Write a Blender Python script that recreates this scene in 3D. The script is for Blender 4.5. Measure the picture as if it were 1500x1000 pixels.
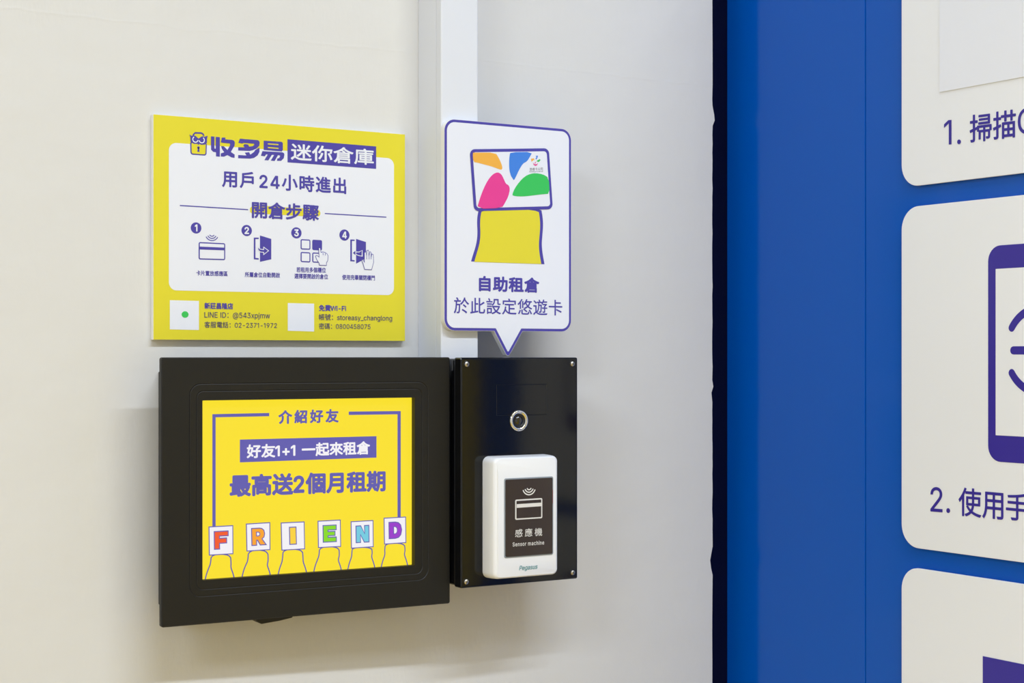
import bpy, bmesh, math, random
from mathutils import Vector, Matrix
from mathutils.geometry import tessellate_polygon
random.seed(4)
C = bpy.context.scene.collection
for o in list(bpy.data.objects): bpy.data.objects.remove(o)

# ------------------------------------------------------------------ camera
DIST, HZ = 1.30, 1.45                 # distance from the white wall, eye height (m)
TH = math.radians(58.3)               # angle between view axis and the white wall
FPX, CX, CY = 2400.0, 750.0, 521.0
cam_d = bpy.data.cameras.new('camera'); cam = bpy.data.objects.new('camera', cam_d); C.objects.link(cam)
cam.location = (0, -DIST, HZ)
cam.rotation_euler = (math.pi/2, 0, -(math.pi/2 - TH))
cam_d.sensor_width = 36; cam_d.lens = 36*FPX/1500.0
cam_d.shift_y = (CY-500)/1500.0
cam_d.clip_start = .01
bpy.context.scene.camera = cam
vs = bpy.context.scene.view_settings
vs.view_transform = 'Standard'; vs.look = 'None'; vs.gamma = 1; vs.use_curve_mapping = False
vs.exposure = 0.0

# ------------------------------------------------------------------ world and lights
w = bpy.data.worlds.new('world'); bpy.context.scene.world = w; w.use_nodes = True
w.node_tree.nodes['Background'].inputs[0].default_value = (.9, .93, 1, 1)
w.node_tree.nodes['Background'].inputs[1].default_value = .3

def area(name, loc, sx, sy, power, col=(1, .97, .93)):
    d = bpy.data.lights.new(name, 'AREA'); d.shape = 'RECTANGLE'; d.size = sx; d.size_y = sy
    d.energy = power; d.color = col
    o = bpy.data.objects.new(name, d); o.location = loc; C.objects.link(o); return o
area('tube_or_fill_light', (.7, -1.78, 3.235), 2.0, .08, 66, (.77, .86, 1))
area('tube_or_fill_light', (-2.1, -2.1, 3.235), 1.5, .5, 62, (.77, .86, 1))  # added fill lamp, brightens the cards and duct side from the left

# ------------------------------------------------------------------ ray helpers
ct, st = math.cos(TH), math.sin(TH)
def ray(px, py):
    u = (px-CX)/FPX; v = (CY-py)/FPX
    return Vector((ct+u*st, st-u*ct, v))
EYE = Vector((0, -DIST, HZ))

class Face:
    """A vertical plane of the place: origin, yaw; local x = right, -y = out, z = up."""
    def __init__(s, origin, yaw=0.0):
        s.o = Vector(origin); s.yaw = yaw
        s.ax = Vector((math.cos(yaw), math.sin(yaw), 0)); s.n = Vector((math.sin(yaw), -math.cos(yaw), 0))
    def P(s, px, py, c=0.0):
        d = ray(px, py); q = s.o + s.n*c
        t = (q-EYE).dot(s.n)/d.dot(s.n)
        h = EYE + d*t - s.o
        return (h.dot(s.ax), h.z)
    def L(s, pts, c=0.0): return [s.P(x, y, c) for x, y in pts]

# ------------------------------------------------------------------ materials
def lin(c):
    return tuple(((v/255)/12.92 if v/255 <= .04045 else ((v/255+.055)/1.055)**2.4) for v in c) + (1,)
MATS = {}
def mat(name, rgb, rough=.5, metal=0, emit=0, coat=0, noise=0, nscale=400, bump=0, bscale=300, spec=.5, bdist=.001):
    m = bpy.data.materials.new(name); m.use_nodes = True; nt = m.node_tree; b = nt.nodes['Principled BSDF']
    col = lin(rgb)
    b.inputs['Base Color'].default_value = col; b.inputs['Roughness'].default_value = rough
    b.inputs['Metallic'].default_value = metal; b.inputs['Coat Weight'].default_value = coat
    b.inputs['Specular IOR Level'].default_value = spec
    b.inputs['Coat Roughness'].default_value = .08
    if emit:
        b.inputs['Emission Color'].default_value = col; b.inputs['Emission Strength'].default_value = emit
        b.inputs['Base Color'].default_value = (.01, .01, .01, 1)
    if noise or bump:
        tc = nt.nodes.new('ShaderNodeTexCoord')
    if noise:
        n = nt.nodes.new('ShaderNodeTexNoise'); n.inputs['Scale'].default_value = nscale; n.inputs['Detail'].default_value = 5
        mx = nt.nodes.new('ShaderNodeMix'); mx.data_type = 'RGBA'
        mx.inputs['A'].default_value = col; mx.inputs['B'].default_value = tuple(v*(1-noise) for v in col[:3])+(1,)
        nt.links.new(tc.outputs['Object'], n.inputs['Vector'])
        nt.links.new(n.outputs['Fac'], mx.inputs['Factor']); nt.links.new(mx.outputs['Result'], b.inputs['Base Color'])
    if bump:
        n = nt.nodes.new('ShaderNodeTexNoise'); n.inputs['Scale'].default_value = bscale; n.inputs['Detail'].default_value = 4
        bp = nt.nodes.new('ShaderNodeBump'); bp.inputs['Strength'].default_value = bump; bp.inputs['Distance'].default_value = bdist
        nt.links.new(tc.outputs['Object'], n.inputs['Vector'])
        nt.links.new(n.outputs['Fac'], bp.inputs['Height']); nt.links.new(bp.outputs['Normal'], b.inputs['Normal'])
    MATS[name] = m; return m

M_wall = mat('white_plaster', (222, 221, 218), .62, noise=.05, nscale=2.5)
def plaster(m):
    nt = m.node_tree; b = nt.nodes['Principled BSDF']; N = nt.nodes.new; L = nt.links.new
    g = N('ShaderNodeNewGeometry'); sx = N('ShaderNodeSeparateXYZ'); L(g.outputs['Position'], sx.inputs[0])
    def noise(scale, detail=4, stretch=None):
        n = N('ShaderNodeTexNoise'); n.inputs['Scale'].default_value = scale; n.inputs['Detail'].default_value = detail
        if stretch:
            mp = N('ShaderNodeMapping'); mp.inputs['Scale'].default_value = stretch
            L(g.outputs['Position'], mp.inputs[0]); L(mp.outputs[0], n.inputs['Vector'])
        else: L(g.outputs['Position'], n.inputs['Vector'])
        return n.outputs['Fac']
    def mth(op, a, b_, c=None):
        n = N('ShaderNodeMath'); n.operation = op
        for i, v in enumerate((a, b_, c)):
            if v is None: continue
            if isinstance(v, (int, float)): n.inputs[i].default_value = v
            else: L(v, n.inputs[i])
        return n.outputs[0]
    # trowelled unevenness plus one hairline ridge running across above the sign
    big = mth('MULTIPLY', noise(9, 3), .0022)
    fine = mth('MULTIPLY', noise(260, 3, (1, 1, .35)), .00016)
    mid = mth('MULTIPLY', noise(45, 4, (.5, 1, 1.6)), .0003)
    base = mth('ADD', mth('ADD', big, fine), mid)
    wob = mth('MULTIPLY', mth('SUBTRACT', noise(22, 5), .5), .012)
    d = mth('ABSOLUTE', mth('SUBTRACT', mth('ADD', sx.outputs['Z'], wob), 1.722), 0)
    ridge = mth('MULTIPLY', mth('MAXIMUM', mth('SUBTRACT', 1, mth('MULTIPLY', d, 500)), 0), .00008)
    h = mth('ADD', base, ridge)
    bp = N('ShaderNodeBump'); bp.inputs['Strength'].default_value = 1; bp.inputs['Distance'].default_value = 1
    L(h, bp.inputs['Height']); L(bp.outputs[0], b.inputs['Normal'])
plaster(M_wall)
M_ceil = mat('ceiling_white', (235, 235, 232), .8)
M_floor = mat('yellow_floor', (238, 198, 84), .35, noise=.15, nscale=6)
M_back = mat('far_wall_white', (226, 227, 230), .8)
M_duct = mat('duct_plastic', (225, 228, 235), .4, bump=.15, bscale=30)
M_blue = mat('blue_paint', (0, 88, 194), .14, spec=.27, noise=.06, nscale=3, bump=.06, bscale=6, bdist=.003)
M_yell_panel = mat('yellow_panel', (226, 204, 90), .4)
M_core = mat('gap_shade_core', (4, 24, 92), .8)  # core colour carries the shade of the gap beside the white wall
M_foam = mat('sign_board', (240, 240, 238), .5)
M_white = mat('print_white', (234, 237, 247), .38)
M_card = mat('card_white', (244, 246, 250), .33)
M_paper = mat('paper_white', (240, 243, 252), .45)
M_yel = mat('print_yellow', (228, 216, 52), .35)
M_pur = mat('print_purple', (74, 66, 166), .38)
M_dpur = mat('deep_purple', (52, 36, 154), .35)
M_navy = mat('print_navy', (68, 66, 112), .4)
M_org = mat('print_orange', (242, 178, 70), .4)
M_blu = mat('print_blue', (62, 130, 226), .4)
M_mag = mat('print_magenta', (232, 60, 150), .4)
M_grn = mat('print_green', (52, 196, 92), .4)
M_grey = mat('print_grey', (120, 116, 124), .4)
M_bez = mat('bezel_plastic', (23, 22, 20), .5, bump=.25, bscale=1800, bdist=.0002, spec=.35)
M_dark = mat('dark_plastic', (24, 24, 24), .5)
M_gloss = mat('gloss_black', (9, 10, 13), .1, bump=.05, bscale=90, bdist=.0006, spec=.45)
M_steel = mat('steel', (205, 200, 188), .3, metal=1, bump=.1, bscale=900)
M_chrome = mat('chrome', (225, 225, 225), .12, metal=1)
M_lens = mat('lens_glass', (8, 8, 10), .06, coat=1)
M_read = mat('reader_white', (240, 242, 246), .32)
M_plate = mat('reader_plate', (58, 48, 42), .22)
M_edge = mat('plate_edge', (150, 158, 165), .15)
M_rw = mat('reader_print', (228, 226, 222), .4)
M_teal = mat('teal_print', (40, 140, 150), .4)
M_led = mat('red_led', (190, 60, 60), .3, emit=.5)
EM = 1.0
def em(name, rgb, k=1.0): return mat(name, rgb, .35, emit=EM*k)
S_yel = em('screen_yellow', (247, 222, 40)); S_pur = em('screen_purple', (90, 86, 172)); S_wht = em('screen_white', (240, 238, 244))
S_red = em('screen_red', (240, 84, 36)); S_org = em('screen_orange', (246, 160, 40)); S_ylw = em('screen_letter_yellow', (246, 206, 60))
S_grn = em('screen_green', (130, 214, 30)); S_cyn = em('screen_cyan', (110, 200, 222)); S_vio = em('screen_violet', (150, 50, 200))

# ------------------------------------------------------------------ mesh helpers
def obj(name, bm, m, parent=None, bevel=0, seg=2, smooth=False):
    me = bpy.data.meshes.new(name); bm.to_mesh(me); bm.free()
    for x in (m if isinstance(m, (list, tuple)) else [m]): me.materials.append(x)
    o = bpy.data.objects.new(name, me); C.objects.link(o)
    if parent: o.parent = parent
    if smooth:
        for p in me.polygons: p.use_smooth = True
    if bevel:
        b = o.modifiers.new('bevel', 'BEVEL'); b.width = bevel; b.segments = seg; b.limit_method = 'ANGLE'; b.angle_limit = math.radians(35)
    return o
def box_bm(x0, x1, y0, y1, z0, z1, bm=None):
    bm = bm or bmesh.new()
    v = [bm.verts.new(p) for p in ((x0,y0,z0),(x1,y0,z0),(x1,y1,z0),(x0,y1,z0),(x0,y0,z1),(x1,y0,z1),(x1,y1,z1),(x0,y1,z1))]
    for f in ((0,3,2,1),(4,5,6,7),(0,1,5,4),(1,2,6,5),(2,3,7,6),(3,0,4,7)): bm.faces.new([v[i] for i in f])
    return bm
def ccw(p):
    a = sum(p[i][0]*p[(i+1) % len(p)][1]-p[(i+1) % len(p)][0]*p[i][1] for i in range(len(p)))
    return p if a > 0 else p[::-1]
def flat(polys, c, bm=None):
    """filled outlines lying on a face at height c above it"""
    bm = bm or bmesh.new()
    for p in polys:
        p = ccw(p)
        vs_ = [bm.verts.new((a, -c, b)) for a, b in p]
        if len(p) < 5: bm.faces.new(vs_); continue
        for t in tessellate_polygon([[Vector((a, b, 0)) for a, b in p]]):
            (x0, y0), (x1, y1), (x2, y2) = [p[i] for i in t]
            k = (x1-x0)*(y2-y0)-(x2-x0)*(y1-y0)
            if abs(k) > 1e-14: bm.faces.new([vs_[i] for i in (t if k > 0 else t[::-1])])
    return bm
def prism(p, c0, c1, bm=None):
    bm = bm or bmesh.new(); p = ccw(p); n = len(p)
    fr = [bm.verts.new((a, -c1, b)) for a, b in p]; bk = [bm.verts.new((a, -c0, b)) for a, b in p]
    bm.faces.new(fr); bm.faces.new(bk[::-1])
    for i in range(n):
        j = (i+1) % n; bm.faces.new((fr[i], bk[i], bk[j], fr[j]))
    return bm
def fillet(p, r, seg=8):
    """round the corners of a closed outline; r is one radius or a list"""
    p = ccw(list(p)); n = len(p); out = []
    rs = r if isinstance(r, (list, tuple)) else [r]*n
    for i in range(n):
        P0, P1, P2 = Vector(p[i-1]), Vector(p[i]), Vector(p[(i+1) % n])
        a = (P0-P1).normalized(); b = (P2-P1).normalized(); ang = a.angle(b); rr = rs[i]
        if rr <= 0: out.append(tuple(P1)); continue
        d = min(rr/math.tan(ang/2), .49*min((P0-P1).length, (P2-P1).length)); rr = d*math.tan(ang/2)
        cc = P1+(a+b).normalized()*(rr/math.sin(ang/2))
        s = P1+a*d-cc; e = P1+b*d-cc
        a0 = math.atan2(s.y, s.x); a1 = math.atan2(e.y, e.x); da = (a1-a0+math.pi) % (2*math.pi)-math.pi
        for k in range(seg+1):
            t = a0+da*k/seg; out.append((cc.x+rr*math.cos(t), cc.y+rr*math.sin(t)))
    return out
def inset(p, d):
    p = ccw(list(p)); n = len(p); out = []
    for i in range(n):
        P0, P1, P2 = Vector(p[i-1]), Vector(p[i]), Vector(p[(i+1) % n])
        e1 = (P1-P0).normalized(); e2 = (P2-P1).normalized()
        n1 = Vector((-e1.y, e1.x)); n2 = Vector((-e2.y, e2.x)); k = 1+n1.dot(n2)
        out.append(tuple(P1+(n1+n2)*(d/max(k, .2))))
    return out
def rect(a0, b0, a1, b1): return [(a0, b0), (a1, b0), (a1, b1), (a0, b1)]
def disc(a, b, ra, rb=None, n=28): rb = rb or ra; return [(a+ra*math.cos(2*math.pi*i/n), b+rb*math.sin(2*math.pi*i/n)) for i in range(n)]
def stroke(pts, wd, cap=0):
    """outline of a line of width wd through pts; cap=1 rounds the ends"""
    pts = [Vector(p) for p in pts]; L, R = [], []
    for i, p in enumerate(pts):
        d = (pts[min(i+1, len(pts)-1)]-pts[max(i-1, 0)]).normalized(); nn = Vector((-d.y, d.x))*wd/2
        k = 1.0
        if 0 < i < len(pts)-1:
            e = (pts[i+1]-p).normalized(); k = 1/max(abs(Vector((-e.y, e.x)).dot(nn.normalized())), .5)
        L.append(p+nn*k); R.append(p-nn*k)
    out = list(L)
    if cap:
        d = (pts[-1]-pts[-2]).normalized(); a0 = math.atan2(d.y, d.x)+math.pi/2
        out += [pts[-1]+Vector((math.cos(a0-math.pi*k/8), math.sin(a0-math.pi*k/8)))*wd/2 for k in range(1, 8)]
    out += R[::-1]
    if cap:
        d = (pts[0]-pts[1]).normalized(); a0 = math.atan2(d.y, d.x)+math.pi/2
        out += [pts[0]+Vector((math.cos(a0-math.pi*k/8), math.sin(a0-math.pi*k/8)))*wd/2 for k in range(1, 8)]
    return [tuple(v) for v in out]
def arc(a, b, r, d0, d1, n=14): return [(a+r*math.cos(math.radians(d0+(d1-d0)*i/n)), b+r*math.sin(math.radians(d0+(d1-d0)*i/n))) for i in range(n+1)]
def smoothpoly(p, it=2):
    for _ in range(it):
        q = []
        for i in range(len(p)):
            a, b = p[i], p[(i+1) % len(p)]
            q += [(a[0]*.75+b[0]*.25, a[1]*.75+b[1]*.25), (a[0]*.25+b[0]*.75, a[1]*.25+b[1]*.75)]
        p = q
    return p
def openround(p, it=2):
    for _ in range(it):
        r = [p[0]]
        for a, b in zip(p, p[1:]): r += [(a[0]*.75+b[0]*.25, a[1]*.75+b[1]*.25), (a[0]*.25+b[0]*.75, a[1]*.25+b[1]*.75)]
        p = r+[p[-1]]
    return p
def loft(rings, bm=None, cap_last=True, cap_first=False):
    """rings: lists of (a, c, b) with the same count, joined by quads"""
    bm = bm or bmesh.new(); V = [[bm.verts.new((a, -c, b)) for a, c, b in r] for r in rings]
    for r0, r1 in zip(V, V[1:]):
        n = len(r0)
        for i in range(n):
            j = (i+1) % n; bm.faces.new((r0[i], r0[j], r1[j], r1[i]))
    if cap_last: bm.faces.new(V[-1])
    if cap_first: bm.faces.new(V[0][::-1])
    bmesh.ops.recalc_face_normals(bm, faces=bm.faces)
    return bm

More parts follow.
